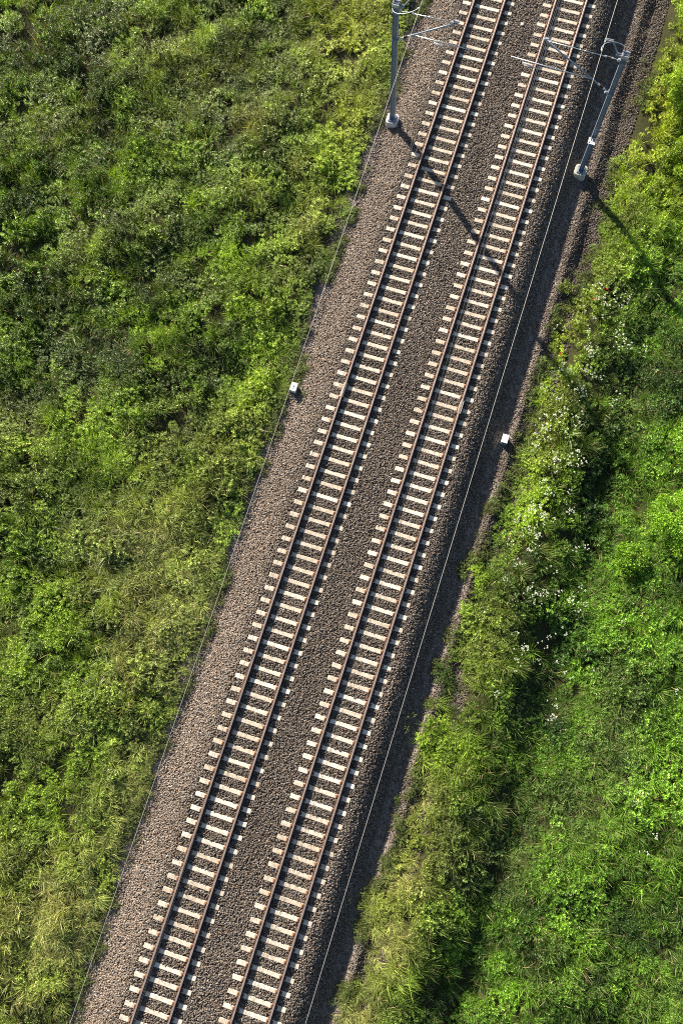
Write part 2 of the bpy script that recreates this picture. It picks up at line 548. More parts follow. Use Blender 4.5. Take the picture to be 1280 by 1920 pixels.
SL, CL = sleeper_proto(), clip_proto()
TLABEL = {0: 'left-hand railway track on pale concrete sleepers, nearer the open field',
          1: 'railway track with rustier rails, beside the dark right-hand ballast slope'}
for ti, (cx, y0, p) in enumerate(((0, Y0_L, PITCH_L), (4.0, Y0_R, PITCH_R))):
    t = thing('railway_track', TLABEL[ti], 'railway track', (cx, 0, 0), 'parallel railway tracks')
    for s in (-1, 1):
        ro = rail_mesh().build('rail', [M_RUST, M_HEAD], t)
        ro.location = (s * .7525, 0, 0)
    rr = random.Random(ti)
    k0 = int(math.ceil((y0 - 2.6) / p))
    for k in range(k0, k0 + 98):
        yy = y0 - k * p
        so = bpy.data.objects.new('sleeper', SL)
        so.location = (-.02 + rr.uniform(-.012, .012), yy + rr.uniform(-.008, .008), rr.uniform(-.004, .003))
        so.rotation_euler = (0, 0, rr.uniform(-.006, .006))
        put(so, t)
        for s in (-1, 1):
            co = bpy.data.objects.new('rail_fastening', CL)
            co.location = (s * .7525 + .02, 0, 0)
            put(co, so)
    # the sleepers beyond the picture, one object
    mb = MB()
    for k in list(range(k0 - 60, k0)) + list(range(k0 + 98, k0 + 170)):
        mb.box((-.02, y0 - k * p, -.1), (2 * HALF, .26, .2), taper=.75)
    eo = mb.build('distant_sleepers', M_SLEEPER, t)
    eo['kind'] = 'stuff'
    # insulated joint
    fp = MB()
    if ti == 0:
        for s, wd in ((-1, .036), (1, .02)):
            fp.box((-.7525 + s * .058, -21.75, .10), (wd, .72, .11))
    else:
        for s, wd in ((1, .05), (-1, .02)):
            fp.box((.7525 + s * .062, -20.95, .10), (wd, .62, .11))
    fo = fp.build('fishplate', M_CREAM, t, bevel=.006)

# ------------------------------------------------------------------ masts
def fmt(p): return Vector(p)


def digits(parent, lines, M):
    """seven-segment-free stroke lettering: list of polylines in the sign's own x/z plane"""
    mb = MB()
    for pts, w in lines:
        for a, b in zip(pts[:-1], pts[1:]):
            a = Vector((a[0], 0, a[1])); b = Vector((b[0], 0, b[1]))
            d = b - a
            ang = math.atan2(d.z, d.x)
            R = Matrix.Rotation(-ang, 3, 'Y')
            mb.box(((a + b) / 2)[:], (d.length + w * .6, .003, w), R)
    return mb.build('lettering', M, parent)


def arc(c, r0, r1, a0, a1, n=8):
    return [(c[0] + r0 * math.cos(math.radians(a0 + (a1 - a0) * i / n)), c[1] + r1 * math.sin(math.radians(a0 + (a1 - a0) * i / n))) for i in range(n + 1)]


def insulator(a, b, parent, r=.045):
    a, b = Vector(a), Vector(b)
    mb = MB()
    n = 6
    for i in range(n):
        p = a.lerp(b, (i + .2) / n); q_ = a.lerp(b, (i + .55) / n); r_ = a.lerp(b, (i + 1) / n)
        mb.tube([p, q_, r_], [r, r * .95, r * .5], 8)
    o = mb.build('insulator', M_INS, parent, True)
    e = MB()
    d = (b - a).normalized()
    e.tube([a - d * .09, a + d * .01], r * .75, 8)
    e.tube([b - d * .01, b + d * .09], r * .75, 8)
    e.build('insulator_cap', M_GALVL, parent)
    return o


def make_mast(x, y, zb, ztop, s, label, strut0, tip, reg0, reg1, arm0, arm1, br, sign=False, mossy=False):
    """s = +1 when the track lies towards +x. All heights are world z."""
    t = thing('overhead_line_mast', label, 'mast', (x, y, zb), 'steel masts of the overhead line')
    T = Vector((x, y, zb))
    L = lambda p: (Vector(p) - T)
    # foundation
    mb = MB()
    h = .44
    w, c = .31, .09
    mb.prism([(-w + c, -w), (w - c, -w), (w, -w + c), (w, w - c), (w - c, w), (-w + c, w), (-w, w - c), (-w, -w + c)], -.35, h, inset=.03)
    mb.build('foundation', M_CONCM if mossy else M_CONC, t, bevel=.02)
    # base plate with anchor bolts
    mb = MB()
    mb.box((0, 0, h + .0175), (.38, .38, .03))
    bp = mb.build('base_plate', M_GALV, t)
    bb = MB()
    for sx in (-1, 1):
        for sy in (-1, 1):
            bb.tube([(sx * .15, sy * .15, h + .03), (sx * .15, sy * .15, h + .13)], .02, 6)
    bb.build('anchor_bolt', M_GALVL, bp)
    # H-section pole: flanges face the track, web between them
    H0, H1 = h + .033, ztop - zb
    mb = MB()
    d, b = .235, .22
    mb.box((-d / 2 + .007, 0, (H0 + H1) / 2), (.015, b, H1 - H0))
    mb.box((d / 2 - .007, 0, (H0 + H1) / 2), (.015, b, H1 - H0))
    mb.box((0, 0, (H0 + H1) / 2), (d - .030, .011, H1 - H0 - .004))
    mb.build('pole', M_GALV, t)
    # collars round the pole where the brackets are bolted on
    for zc, hh in ((strut0[2] - zb, .05), (H1 - .18, .06), (H1 - .52, .05)):
        cb = MB()
        cb.box((0, -b / 2 - .012, zc), (d + .05, .018, hh)); cb.box((0, b / 2 + .012, zc), (d + .05, .018, hh))
        cb.box((-d / 2 - .012, 0, zc), (.018, b + .004, hh)); cb.box((d / 2 + .012, 0, zc), (.018, b + .004, hh))
        cb.build('collar', M_GALV, t)
    cp = MB()
    for sx in (-1, 1):
        cp.box((sx * .145, 0, H1 - .06), (.02, .22, .05))
    for sx in (-1, 1):
        cp.tube([(sx * .1, -.13, H1 - .05), (sx * .1, -.13, H1 + .16)], .014, 6)
    cp.box((0, -.12, H1 - .06), (.30, .03, .16))
    cp.box((0, .12, H1 - .06), (.30, .03, .16))
    cp.build('head_clamp', M_GALVL, t)
    # strut
    a, e = L(strut0), L(tip)
    dirv = (e - a).normalized()
    g = MB()
    g.box((s * (d / 2 + .09), 0, a.z), (.16, .10, .10), taper=.6)
    g.build('hinge_bracket', M_GALVL, t)
    g = MB()
    g.box((s * (d / 2 + .07), 0, L((0, 0, ztop)).z - .42), (.12, .10, .14), taper=.7)
    g.build('hinge_bracket', M_GALVL, t)
    i0 = a + dirv * .38; i1 = a + dirv * .60
    k = MB(); k.tube([a + dirv * .12, i0 - dirv * .03], .022, 8); k.tube([i1 + dirv * .03, e], .036, 10)
    st = k.build('bracket_tube', M_GALV, t, True)
    insulator(i0, i1, st, .06)
    # top tie
    ta = L((x + s * (d / 2 + .12), y, ztop - .42))
    te = e - dirv * .12
    dv = (te - ta).normalized()
    k = MB(); k.tube([ta, ta + dv * .25], .014, 6); k.tube([ta + dv * .50, te], .017, 6)
    for f_ in (.45, .52):
        pz = ta.lerp(te, f_); k.tube([pz - dv * .04, pz + dv * .04], .03, 6)
    tt = k.build('top_tie', M_GALVL, t, True)
    insulator(ta + dv * .27, ta + dv * .48, tt, .05)
    # messenger clamp at the tip
    k = MB()
    k.box((e + Vector((-s * .1, 0, .04)))[:], (.16, .07, .09)); k.box((e + Vector((-s * .28, 0, -.10)))[:], (.07, .09, .12))
    k.tube([e + Vector((-s * .16, 0, 0)), e + Vector((-s * .16, 0, -.2))], .014, 6)
    k.build('messenger_clamp', M_GALVL, t)
    # registration tube
    ra, rb = L(reg0), L(reg1)
    k = MB(); k.tube([ra, rb], .021, 8)
    k.tube([ra.lerp(rb, .45), ra.lerp(rb, .45) + Vector((0, 0, .05))], .03, 6)
    k.tube([ra - Vector((s * .05, 0, 0)), ra + Vector((s * .04, 0, 0))], .04, 6)
    k.build('registration_tube', M_GALVL, t, True)
    pa, pb = L(arm0), L(arm1)
    k = MB()
    ry = ra.lerp(rb, (pa.x - ra.x) / (rb.x - ra.x))
    k.tube([ry, pa], .02, 6); k.tube([pa, pa.lerp(pb, .5), pb], [.03, .022, .014], 8)
    k.tube([pa + Vector((0, -.05, .01)), pa.lerp(pb, .55) + Vector((0, -.05, .01))], .016, 6)
    k.build('steady_arm', M_GALVL, t, True)
    # stay wire from strut tip down to the registration tube end
    k = MB(); k.tube([e - dirv * .3, rb - Vector((s * .12, 0, 0))], .006, 4); k.build('stay_wire', M_WIRE, t)
    # bracket carrying the return wire
    k = MB()
    b0 = Vector((s * (d / 2 + .02), 0, H1 - .14)); b1 = Vector((s * (d / 2 + .24), 0, H1 - .12))
    b2 = L((br[0] - s * .30, y, br[2])); b3 = L(br)
    k.box(((b0 + b1) / 2 + Vector((0, -.05, 0)))[:], (.24, .02, .09)); k.box(((b0 + b1) / 2 + Vector((0, .05, 0)))[:], (.24, .02, .09))
    k.tube([b1 - Vector((s * .04, 0, 0)), b2], .034, 8)
    wb_ = k.build('return_wire_bracket', M_GALV, t)
    k = MB()
    k.box(((b2 + b3) / 2 + Vector((0, -.035, .0)))[:], (.36, .018, .06)); k.box(((b2 + b3) / 2 + Vector((0, .035, .0)))[:], (.36, .018, .06))
    k.box((b3 + Vector((0, -.06, 0)))[:], (.06, .18, .06))
    k.build('wire_clamp', M_GALVL, wb_)
    # bonding cable, a slack loop from the wire to the back of the mast
    k = MB()
    c0 = b3 + Vector((0, -.62, -.02)); c3 = Vector((-s * (d / 2 + .02), 0, H1 - .25))
    if sign:
        c1 = b3 + Vector((s * .35, .15, -.1)); c2 = c3 + Vector((0, .65, .4))
    else:
        c1 = b3 + Vector((-s * .3, -.9, -.3)); c2 = c3 + Vector((s * .05, -.75, .25))
    pts = []
    for i in range(15):
        u = i / 14
        pts.append(c0 * (1 - u) ** 3 + c1 * 3 * u * (1 - u) ** 2 + c2 * 3 * u * u * (1 - u) + c3 * u ** 3)
    k.tube(pts, .013, 6)
    k.build('bonding_cable', M_GALVL, t, True)
    if sign:
        zz = 2.46 - zb
        tilt = Matrix.Rotation(math.radians(-82), 3, 'X')      # laid back on its bracket, readable from the air
        k = MB(); k.box((0, 0, 0), (.35, .006, .31))
        so = k.build('number_sign', M_WHITE, t)
        so.location = (-.03, -b / 2 - .15, zz); so.rotation_euler = tilt.to_euler()
        k = MB(); k.box((0, .019, .02), (.04, .03, .24))
        k.build('sign_strap', M_GALV, so)
        lines = [([(-.085, .075), (-.045, .11), (-.045, .0)], .026),
                 (arc((.055, .075), .042, .034, 160, -30) + [(.012, .004), (.105, .004)], .026),
                 ([(-.125, -.10), (-.105, -.05), (-.085, -.10), (-.125, -.10)], .018),
                 ([(-.03, -.085), (.0, -.085)], .016), ([(.055, -.085), (.085, -.085)], .016)]
        lo = digits(so, lines, M_BLACK)
        lo.location = (0, -.0055, 0)
    return t


make_mast(-2.82, -7.30, -.60, 8.02, 1, 'blue-grey steel mast beside the left field, on a clean pale concrete foot',
          strut0=(-2.72, -7.3, 5.78), tip=(-.07, -7.2, 7.68), reg0=(-1.98, -7.27, 6.28), reg1=(.55, -7.2, 6.19),
          arm0=(-1.08, -7.2, 6.05), arm1=(-.36, -7.2, 5.84), br=(-1.62, -7.3, 8.95))
make_mast(6.97, -7.17, -.88, 8.28, -1, 'blue-grey steel mast right of the tracks with a white number 12 plate',
          strut0=(6.87, -7.17, 5.72), tip=(3.58, -7.2, 8.0), reg0=(6.02, -7.17, 6.30), reg1=(2.37, -7.2, 6.44),
          arm0=(2.92, -7.2, 6.26), arm1=(3.72, -7.2, 6.07), br=(5.98, -7.2, 8.85), sign=True, mossy=True)


# ------------------------------------------------------------------ overhead wires
def saw(y, y0=-7.2, span=60.0):
    return ((y0 - y) % span) / span


def wire(name, fx, fz, y0, y1, r, m, parent, step=2.5):
    mb = MB()
    ys = np.arange(y0, y1 + .01, step)
    mb.tube([(fx(v), v, fz(v)) for v in ys], r, 5)
    return mb.build(name, m, parent, True)


def overhead(label, xa, xb, zc, zm):
    t = thing('overhead_line', label, 'overhead wires', (0, 0, 0), 'overhead contact lines')
    def fx(v):
        k = (-7.2 - v) / 60.0
        k = abs(((k + 1) % 2) - 1)
        return xa + (xb - xa) * k
    sag = lambda v: 4 * saw(v) * (1 - saw(v))
    for o_ in (-.02, .02):
        wire('contact_wire', lambda v: fx(v) + o_, lambda v: zc, -127.2, 112.8, .0055, M_WIRE, t, 10)
    wire('messenger_wire', lambda v: fx(v) - .1, lambda v: zm - .95 * sag(v), -127.2, 112.8, .006, M_WIRE, t, 2)
    wire('stitch_wire', lambda v: fx(v) - .06, lambda v: zm - .55 - .15 * (1 - abs(v + 7.2) / 8), -15.2, .8, .006, M_WIRE, t, 1)
    for k in range(-1, 1):
        for i in range(1, 9):
            v = -7.2 + (k * 60) + i * 60 / 9
            mb = MB()
            mb.tube([(fx(v), v, zc), (fx(v) - .1, v, zm - .95 * sag(v))], .004, 4)
            mb.build('dropper', M_WIRE, t)
    return t


overhead('thin dark overhead wires hanging above the left rail of the left-hand track', -.36, .30, 5.82, 7.62)
overhead('thin dark overhead wires hanging above the middle of the right-hand track', 3.73, 4.16, 6.05, 7.92)
for x0, z0, lb in ((-1.62, 8.93, 'thin pale wire along the edge of the left field'),
                   (5.98, 8.83, 'thin pale wire above the dark ballast slope right of both tracks')):
    o = wire('return_wire', lambda v: x0, lambda v: z0 - .45 * 4 * saw(v) * (1 - saw(v)), -127.2, 112.8, .0072 if x0 < 0 else .0088, M_ALU, None, 2)
    tag(o, lb, 'wire', 'return wires')

# ------------------------------------------------------------------ trackside boxes and small loose things
def track_box(x, y, zb, label, opened):
    t = thing('cable_box', label, 'cable box', (x, y, zb), 'small pale cable boxes beside the tracks')
    mb = MB(); mb.box((0, 0, .20), (.27, .37, .40), taper=.97)
    bd = mb.build('box_body', M_PLASTIC, t, bevel=.012)
    mb = MB(); mb.box((0, 0, .419), (.30, .42, .03))
    ld = mb.build('lid', M_WHITE, t, bevel=.008)
    mb = MB()
    if opened:
        mb.box((0, -.192, .24), (.19, .012, .20))
        mb.build('front_opening', M_DARK, bd)
        mb = MB(); mb.box((.0, 0, .4365), (.14, .28, .006)); mb.build('raised_panel', M_PLASTIC, ld)
    else:
        mb.box((0, 0, .4365), (.035, .22, .006)); mb.build('lid_label', M_DARK, ld)
    return t


track_box(-3.12, -22.22, -.63, 'small pale box with a dark slot on its lid, beside the left field', False)
track_box(7.20, -21.62, -.90, 'small white box on the shaded walkway right of both tracks', True)
mb = MB(); mb.box((0, 0, .055), (.15, .17, .11), taper=.85)
o = mb.build('concrete_block', M_CREAM, bevel=.012); o.location = (1.96, -.42, -.05); o.rotation_euler = (0, 0, .2)
tag(o, 'small cream concrete block lying on the ballast between the two tracks', 'block')
mb = MB(); mb.prism([(-.06, -.05), (.05, -.07), (.07, .04), (-.02, .08)], 0, .035, inset=.2)
o = mb.build('litter', M_WHITE, bevel=.006); o.location = (-3.62, -32.2, -.60)
tag(o, 'white scrap of litter at the edge of the left field', 'litter')

# ------------------------------------------------------------------ vegetation
def leaf_quads(P, D, N_, Lh, W):
    """rhombic leaves: base P (n,3), direction D, normal N_, length Lh, width W -> (n,4,3), folded a little along the midrib"""
    S = np.cross(D, N_)
    S /= np.linalg.norm(S, axis=1, keepdims=True) + 1e-9
    m = P + D * (Lh * .45)[:, None]
    return np.stack([P, m - S * (W / 2)[:, None] + N_ * (W * .12)[:, None], P + D * Lh[:, None] - N_ * (Lh * .12)[:, None], m + S * (W / 2)[:, None] + N_ * (W * .12)[:, None]], 1)


def unit(v): return v / (np.linalg.norm(v, axis=-1, keepdims=True) + 1e-9)


def weed_template(seed, shoots=10, R=.30, H=.5, L=.085, W=.038, per=8, droop=.3):
    r = np.random.default_rng(seed)
    out = []
    for s in range(shoots):
        a = r.uniform(0, 2 * np.pi); rad = R * math.sqrt(r.random())
        top = np.array([rad * math.cos(a), rad * math.sin(a), H * (1 - .45 * (rad / R) ** 2) * r.uniform(.65, 1.1)])
        lean = np.array([math.cos(a), math.sin(a), 0]) * .25 * rad / R
        for lev in range(3):
            c = top - np.array([0, 0, .07 * lev]) - lean * .07 * lev
            n = per if lev else per - 2
            ph = r.uniform(0, 6.28)
            th = ph + np.arange(n) * 2 * np.pi / n + r.normal(0, .25, n)
            up = (.55 - .45 * lev * droop) + r.normal(0, .22, n)
            D = unit(np.stack([np.cos(th), np.sin(th), up], 1) + lean)
            Nn = unit(np.stack([-np.cos(th) * up, -np.sin(th) * up, np.ones(n)], 1) + r.normal(0, .55, (n, 3)))
            sc_ = (.6 + .3 * lev) * r.uniform(.7, 1.25, n)
            out.append(leaf_quads(c[None] + D * .01, D, Nn, L * sc_, W * sc_))
    return np.concatenate(out)


def grass_template(seed, blades=36, H=.6, spread=.6, W=.013, lean=(0, 0), rad=.10, bend=.5):
    """each blade: 2 quads (n*2,4,3)"""
    r = np.random.default_rng(seed)
    out = []
    a = r.uniform(0, 2 * np.pi, blades)
    b0 = np.stack([np.cos(a), np.sin(a), np.zeros(blades)], 1) * (rad * np.sqrt(r.random(blades)))[:, None]
    ln = H * r.uniform(.55, 1.15, blades)
    tilt = r.uniform(.1, 1, blades) * spread
    a2 = a + r.normal(0, .6, blades)
    d0 = unit(np.stack([np.cos(a2) * tilt + lean[0] * .6, np.sin(a2) * tilt + lean[1] * .6, np.ones(blades)], 1))
    d1 = unit(d0 + np.stack([np.cos(a2) * bend + lean[0], np.sin(a2) * bend + lean[1], -np.ones(blades) * bend * 1.1], 1) * r.uniform(.4, 1.5, blades)[:, None])
    S = unit(np.cross(d0, r.normal(0, 1, (blades, 3))))
    p1 = b0 + d0 * (ln * .5)[:, None]; p2 = p1 + d1 * (ln * .32)[:, None]; p3 = p2 + unit(d1 + np.array([0, 0, -.35])) * (ln * .28)[:, None]
    w = W * r.uniform(.7, 1.4, blades)[:, None]
    out.append(np.stack([b0 - S * w * .4, p1 - S * w * .5, p1 + S * w * .5, b0 + S * w * .4], 1))
    out.append(np.stack([p1 - S * w * .5, p2 - S * w * .42, p2 + S * w * .42, p1 + S * w * .5], 1))
    out.append(np.stack([p2 - S * w * .42, p3 - S * w * .08, p3 + S * w * .08, p2 + S * w * .42], 1))
    return np.stack(out, 1).reshape(-1, 4, 3)


def scatter(templates, x, y, z, scl, zs, colr, jit=.22, group=1, seed=0, yaw=None, dry=0.0):
    r = np.random.default_rng(500 + seed)
    VV, CC = [], []
    which = r.integers(0, len(templates), len(x))
    for ti, T in enumerate(templates):
        idx = np.nonzero(which == ti)[0]
        if not len(idx): continue
        n, K = len(idx), len(T)
        a = r.uniform(0, 2 * np.pi, n) if yaw is None else r.normal(yaw, .5, n)
        ca, sa = np.cos(a)[:, None, None], np.sin(a)[:, None, None]
        X = (T[None, ..., 0] * ca - T[None, ..., 1] * sa) * scl[idx][:, None, None] + x[idx][:, None, None]
        Y = (T[None, ..., 0] * sa + T[None, ..., 1] * ca) * scl[idx][:, None, None] + y[idx][:, None, None]
        Z = T[None, ..., 2] * (scl * zs)[idx][:, None, None] + z[idx][:, None, None]
        VV.append(np.stack([X, Y, Z], -1).reshape(-1, 3).astype(np.float32))
        kk = K // group
        j = np.exp(r.normal(0, jit, (n, kk)))
        if group > 1: j = np.repeat(j, group, axis=1)
        c = colr[idx][:, None, :] * j[..., None]
        if dry:
            dm = r.random((n, kk)) < dry
            if group > 1: dm = np.repeat(dm, group, axis=1)
            c[dm] = np.array([.34, .29, .15]) * j[dm][:, None]
        CC.append(c.reshape(-1, 3).astype(np.float32))
    return np.concatenate(VV), np.concatenate(CC)


def build_cloud(name, parts, m):
    V = np.concatenate([p[0] for p in parts]); C = np.clip(np.concatenate([p[1] for p in parts]), .002, .85)
    F = np.arange(len(V), dtype=np.int32).reshape(-1, 4)
    print(name, len(F), 'faces')
    return np_mesh(name, V, F, m, C)


# patches of differing growth and painted ditch shade, in metres on the ground: (x, y, rx, ry, strength)
def blobs(x, y, lst):
    v = np.zeros(len(x))
    for bx, by, ra, rb, s in lst:
        v = np.maximum(v, s * np.exp(-(((x - bx) / ra) ** 2 + ((y - by) / rb) ** 2)))
    return v


YELLOW = [(-4.9, -14.5, 1.0, 4.5, .25), (-4.6, -23.5, 1.0, 3.5, .25), (11.5, -6.5, 1.6, 3, .6), (-6.6, -2.6, 2.3, 3.6, 1.0), (-5.0, -7.5, 1.3, 3.0, .9), (-7.0, .5, 2, 2, .7), (9.9, -3, 1.2, 5, 1.0), (8.7, -15.5, .8, 2.2, .55), (8.3, -41.5, 1.0, 4.5, .4), (9.0, -19.5, .8, 2.5, .35)]
BRIGHT = [(-5.2, -12, 1.6, 4, .8), (-4.8, -17, 1.3, 3, .8), (-6.2, -17.0, 2.2, 3.2, .9), (-9.5, -20.0, 2.5, 2.5, .5), (-4.9, -21.5, 1.0, 3.0, .7), (10.5, -7.5, 2.0, 4.0, .9), (11.5, -2, 2.2, 5, .8), (9.4, -12.0, 1.3, 3, .5),
          (-10.8, -31.0, 3.5, 4.5, .5), (-6.1, -44.0, 1.8, 3.0, .75), (-8.5, -38.0, 2.0, 2.5, .55), (18.0, -33.5, 2.5, 4.5, .95), (15.0, -37.0, 3.0, 6.0, .55), (16.5, -28.5, 2.0, 3.0, .5), (9.0, -25.0, 1.0, 3.0, .5)]
DRY = [(-4.9, -33, 1.3, 5, .8), (-4.7, -42, 1.0, 4, .6), (-8.2, -27.5, 1.6, 2.0, .5), (-7.0, -31.5, 2.4, 3.2, .9), (-5.5, -27.5, 1.2, 2.5, .6), (-6.0, -35.5, 2.0, 2.6, .8), (-5.5, -48.5, 1.8, 4.0, .95), (-7.8, -50, 2.4, 4, .8), (-8.6, -13.0, 1.6, 1.2, .5), (-9.6, -9.5, 1.5, 1.2, .55), (-14, -7, 5, 4, .35), (-6.8, -11.0, 1.2, 1.0, .6),
       (8.0, -38.5, .9, 1.0, 1.0), (8.1, -42.0, .8, 1.2, 1.0), (8.4, -45.0, .9, 1.5, .8), (8.2, -48.2, .9, 1.0, .9), (-5.2, -13.5, .8, 2.0, .6)]
DARK = [(-18, -9, 7, 5, .55), (-9, -6, 3, 3, .4), (-13.5, -22.5, 2.0, 1.2, .7), (-11.0, -19.0, 1.4, .9, .6), (-16, -10.5, 2.0, 1.5, .5), (-8.5, -4.5, 1.2, 1.5, .4)]
HOLLOW = [(12.0, -17.0, 1.4, 3.0, .6), (12.1, -25.0, 1.1, 3.0, .8), (12.2, -31.5, 1.1, 3.5, 1.0), (12.4, -38.5, 1.0, 4.0, 1.0), (12.2, -44, 1.0, 3.0, .8), (12.6, -11.5, 1.4, 2.0, .6)]  # ditch: sparser, lower plants, with its shade painted into their colour


def left_edge(y):
    return -3.72 + (noise(np.zeros_like(y), y, 1.7, 41) - .5) * .55 - (noise(np.zeros_like(y), y, .5, 42) - .5) * .25


def right_edge(y):
    e = np.interp(y, [-60, -52, -48, -44, -40, -36, -31, -27, -22.5, -18.7, -15.5, -12, -9, -5, 0, 12], [7.95, 7.9, 7.95, 7.8, 7.9, 7.75, 7.55, 7.65, 7.95, 8.15, 8.35, 8.75, 8.75, 8.85, 8.9, 8.9])
    return e - .05 + (noise(np.zeros_like(y), y, 1.9, 51) - .5) * .95 + (noise(np.zeros_like(y), y, .6, 52) - .5) * .4


def field_points(n, seed, m=1.32):
    r = np.random.default_rng(seed)
    n = int(n * 1.66)
    xa, ya = r.uniform(-38, 36, n), r.uniform(-76, 24, n)
    za = ground_h(xa, ya)
    k = in_view(xa, ya, za + .3, m) & ((xa < left_edge(ya)) | (xa > right_edge(ya)))
    return xa[k], ya[k], za[k], r


def edge_dist(x, y):
    return np.where(x < 2, left_edge(y) - x, x - right_edge(y))


def field_colour(x, y, r, kind):
    n = len(x)
    yl, br, dr, dk = blobs(x, y, YELLOW), blobs(x, y, BRIGHT), blobs(x, y, DRY), blobs(x, y, DARK)
    sp = fbm(x, y, 2.4, 61)                  # species patches
    sp2 = noise(x, y, .7, 63)
    t = np.clip((sp - .5) * 1.5 + (sp2 - .5) * 1.1 + .48 + br * .75 - dk * .4, 0, 1.2)[:, None]
    dark = np.array([.042, .080, .012]); mid = np.array([.112, .190, .017]); lite = np.array([.205, .330, .024])
    c = np.where(t < .5, dark + (mid - dark) * t * 2, mid + (lite - mid) * (t - .5) * 2)
    ditch_shade = blobs(x, y, HOLLOW)[:, None] * .4
    c = c * (1 - ditch_shade) + np.array([.035, .075, .014]) * ditch_shade  # shade of the ditch painted as darker leaf colour
    ol = np.clip((noise(x, y, 3.1, 66) - .45) * 2.2, 0, 1)[:, None] * .4
    c = c * (1 - ol) + np.array([.190, .205, .060]) * ol
    c = c * (1 - yl[:, None] * .85) + np.array([.34, .40, .030]) * yl[:, None] * .85
    kd = .85 if kind == 'grass' else .35
    c = c * (1 - dr[:, None] * kd) + np.array([.46, .46, .17]) * dr[:, None] * kd
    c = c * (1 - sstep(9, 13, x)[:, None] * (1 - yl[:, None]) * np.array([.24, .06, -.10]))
    c = c * np.exp(r.normal(0, .20, n))[:, None]
    return c


def height_scale(x, y):
    d = edge_dist(x, y)
    h = .45 + .55 * sstep(0, 1.6, d)
    h = h * (.22 + 1.5 * fbm(x, y, 1.5, 71))
    h = h * (1 - .55 * np.clip(blobs(x, y, YELLOW[3:6]), 0, 1))
    h = h * (1 - .3 * blobs(x, y, HOLLOW))
    return h


WEED_A = [weed_template(s, 13, .30, .52, .062, .025, 7) for s in range(6)]
WEED_B = [weed_template(20 + s, 17, .28, .44, .048, .021, 6) for s in range(6)]
WEED_C = [weed_template(40 + s, 7, .28, .60, .095, .045, 6, .5) for s in range(4)]
GRASS_A = [grass_template(s, 40, .62, .7, .012) for s in range(5)]
GRASS_L = [grass_template(30 + s, 46, .72, .5, .013, lean=(.75, -.35), bend=.5) for s in range(5)]   # long grass blown over
REED = [grass_template(60 + s, 13, .85, 1.1, .026, bend=.35) for s in range(4)]
SHORT = [grass_template(80 + s, 30, .22, .8, .012, rad=.15) for s in range(3)]

wparts, gparts = [], []
# small-leaved weeds everywhere
x, y, z, r = field_points(74000, 1)
k = r.random(len(x)) < (.35 + .65 * sstep(.3, .55, fbm(x, y, 1.6, 91))) * (1 - .65 * blobs(x, y, DRY)) * (1 - .5 * blobs(x, y, YELLOW)) * (1 - .35 * blobs(x, y, HOLLOW)) * (.10 + .90 * sstep(.25, .45, fbm(x, y, 1.1, 97, 2)))
x, y, z = x[k], y[k], z[k]
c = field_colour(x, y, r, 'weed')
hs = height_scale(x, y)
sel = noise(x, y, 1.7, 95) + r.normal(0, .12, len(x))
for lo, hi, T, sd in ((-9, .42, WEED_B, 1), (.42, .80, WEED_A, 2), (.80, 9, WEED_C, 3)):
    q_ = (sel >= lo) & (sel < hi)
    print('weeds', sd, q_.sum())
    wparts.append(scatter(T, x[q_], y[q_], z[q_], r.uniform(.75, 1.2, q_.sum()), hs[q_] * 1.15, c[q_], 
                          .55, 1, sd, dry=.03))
# grasses
x, y, z, r = field_points(52000, 2)
k = r.random(len(x)) < np.clip(.30 + .5 * blobs(x, y, DRY) + .5 * sstep(.5, .7, fbm(x, y, 2.2, 101)) + .25 * (x > 13), 0, 1)
x, y, z = x[k], y[k], z[k]
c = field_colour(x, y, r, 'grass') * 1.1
gparts.append(scatter(GRASS_A, x, y, z, r.uniform(.7, 1.2, len(x)), height_scale(x, y) * 1.15, c, .3, 3, 11, dry=.10))
# long grass laid over by the wind on the hump right of the walkway and in the far right field
x, y, z, r = field_points(30000, 3)
ln = blobs(x, y, [(9.4, -43, 2.2, 9, 1.0), (9.6, -31, 1.6, 5, .55), (16.5, -38, 4.0, 9, .55), (11, -10, 2.5, 5, .35), (-5.4, -31, 1.6, 9, .45), (-5, -49, 2.5, 6, .8), (13.5, -27, 1.5, 4, .5), (19, -32, 2, 4, .8)])
k = r.random(len(x)) < ln * .6
x, y, z = x[k], y[k], z[k]
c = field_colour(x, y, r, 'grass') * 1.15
c = c * .8 + np.array([.22, .26, .07]) * .2
gparts.append(scatter(GRASS_L, x, y, z, r.uniform(.7, 1.15, len(x)), height_scale(x, y) * 1.0, c, .3, 3, 12, yaw=0.0, dry=.10))
# pale bent reeds in the left field
x, y, z, r = field_points(9000, 4)
k = r.random(len(x)) < np.clip(blobs(x, y, [(-8.3, -32, 2.5, 4.0, .8), (-14.5, -22, 1.2, 2.2, .6), (-6.5, -37, 2, 3, .6), (-5, -45, 1.5, 3, .3), (-11, -28, 3, 5, .25), (9, -22, 1, 4, .3)]) * 1.5 + .015, 0, 1)
x, y, z = x[k], y[k], z[k]
c = np.array([.20, .26, .13])[None] * np.exp(r.normal(0, .25, len(x)))[:, None]
gparts.append(scatter(REED, x, y, z, r.uniform(.6, 1.1, len(x)), height_scale(x, y) * 1.2, c, .3, 3, 13, dry=.12))
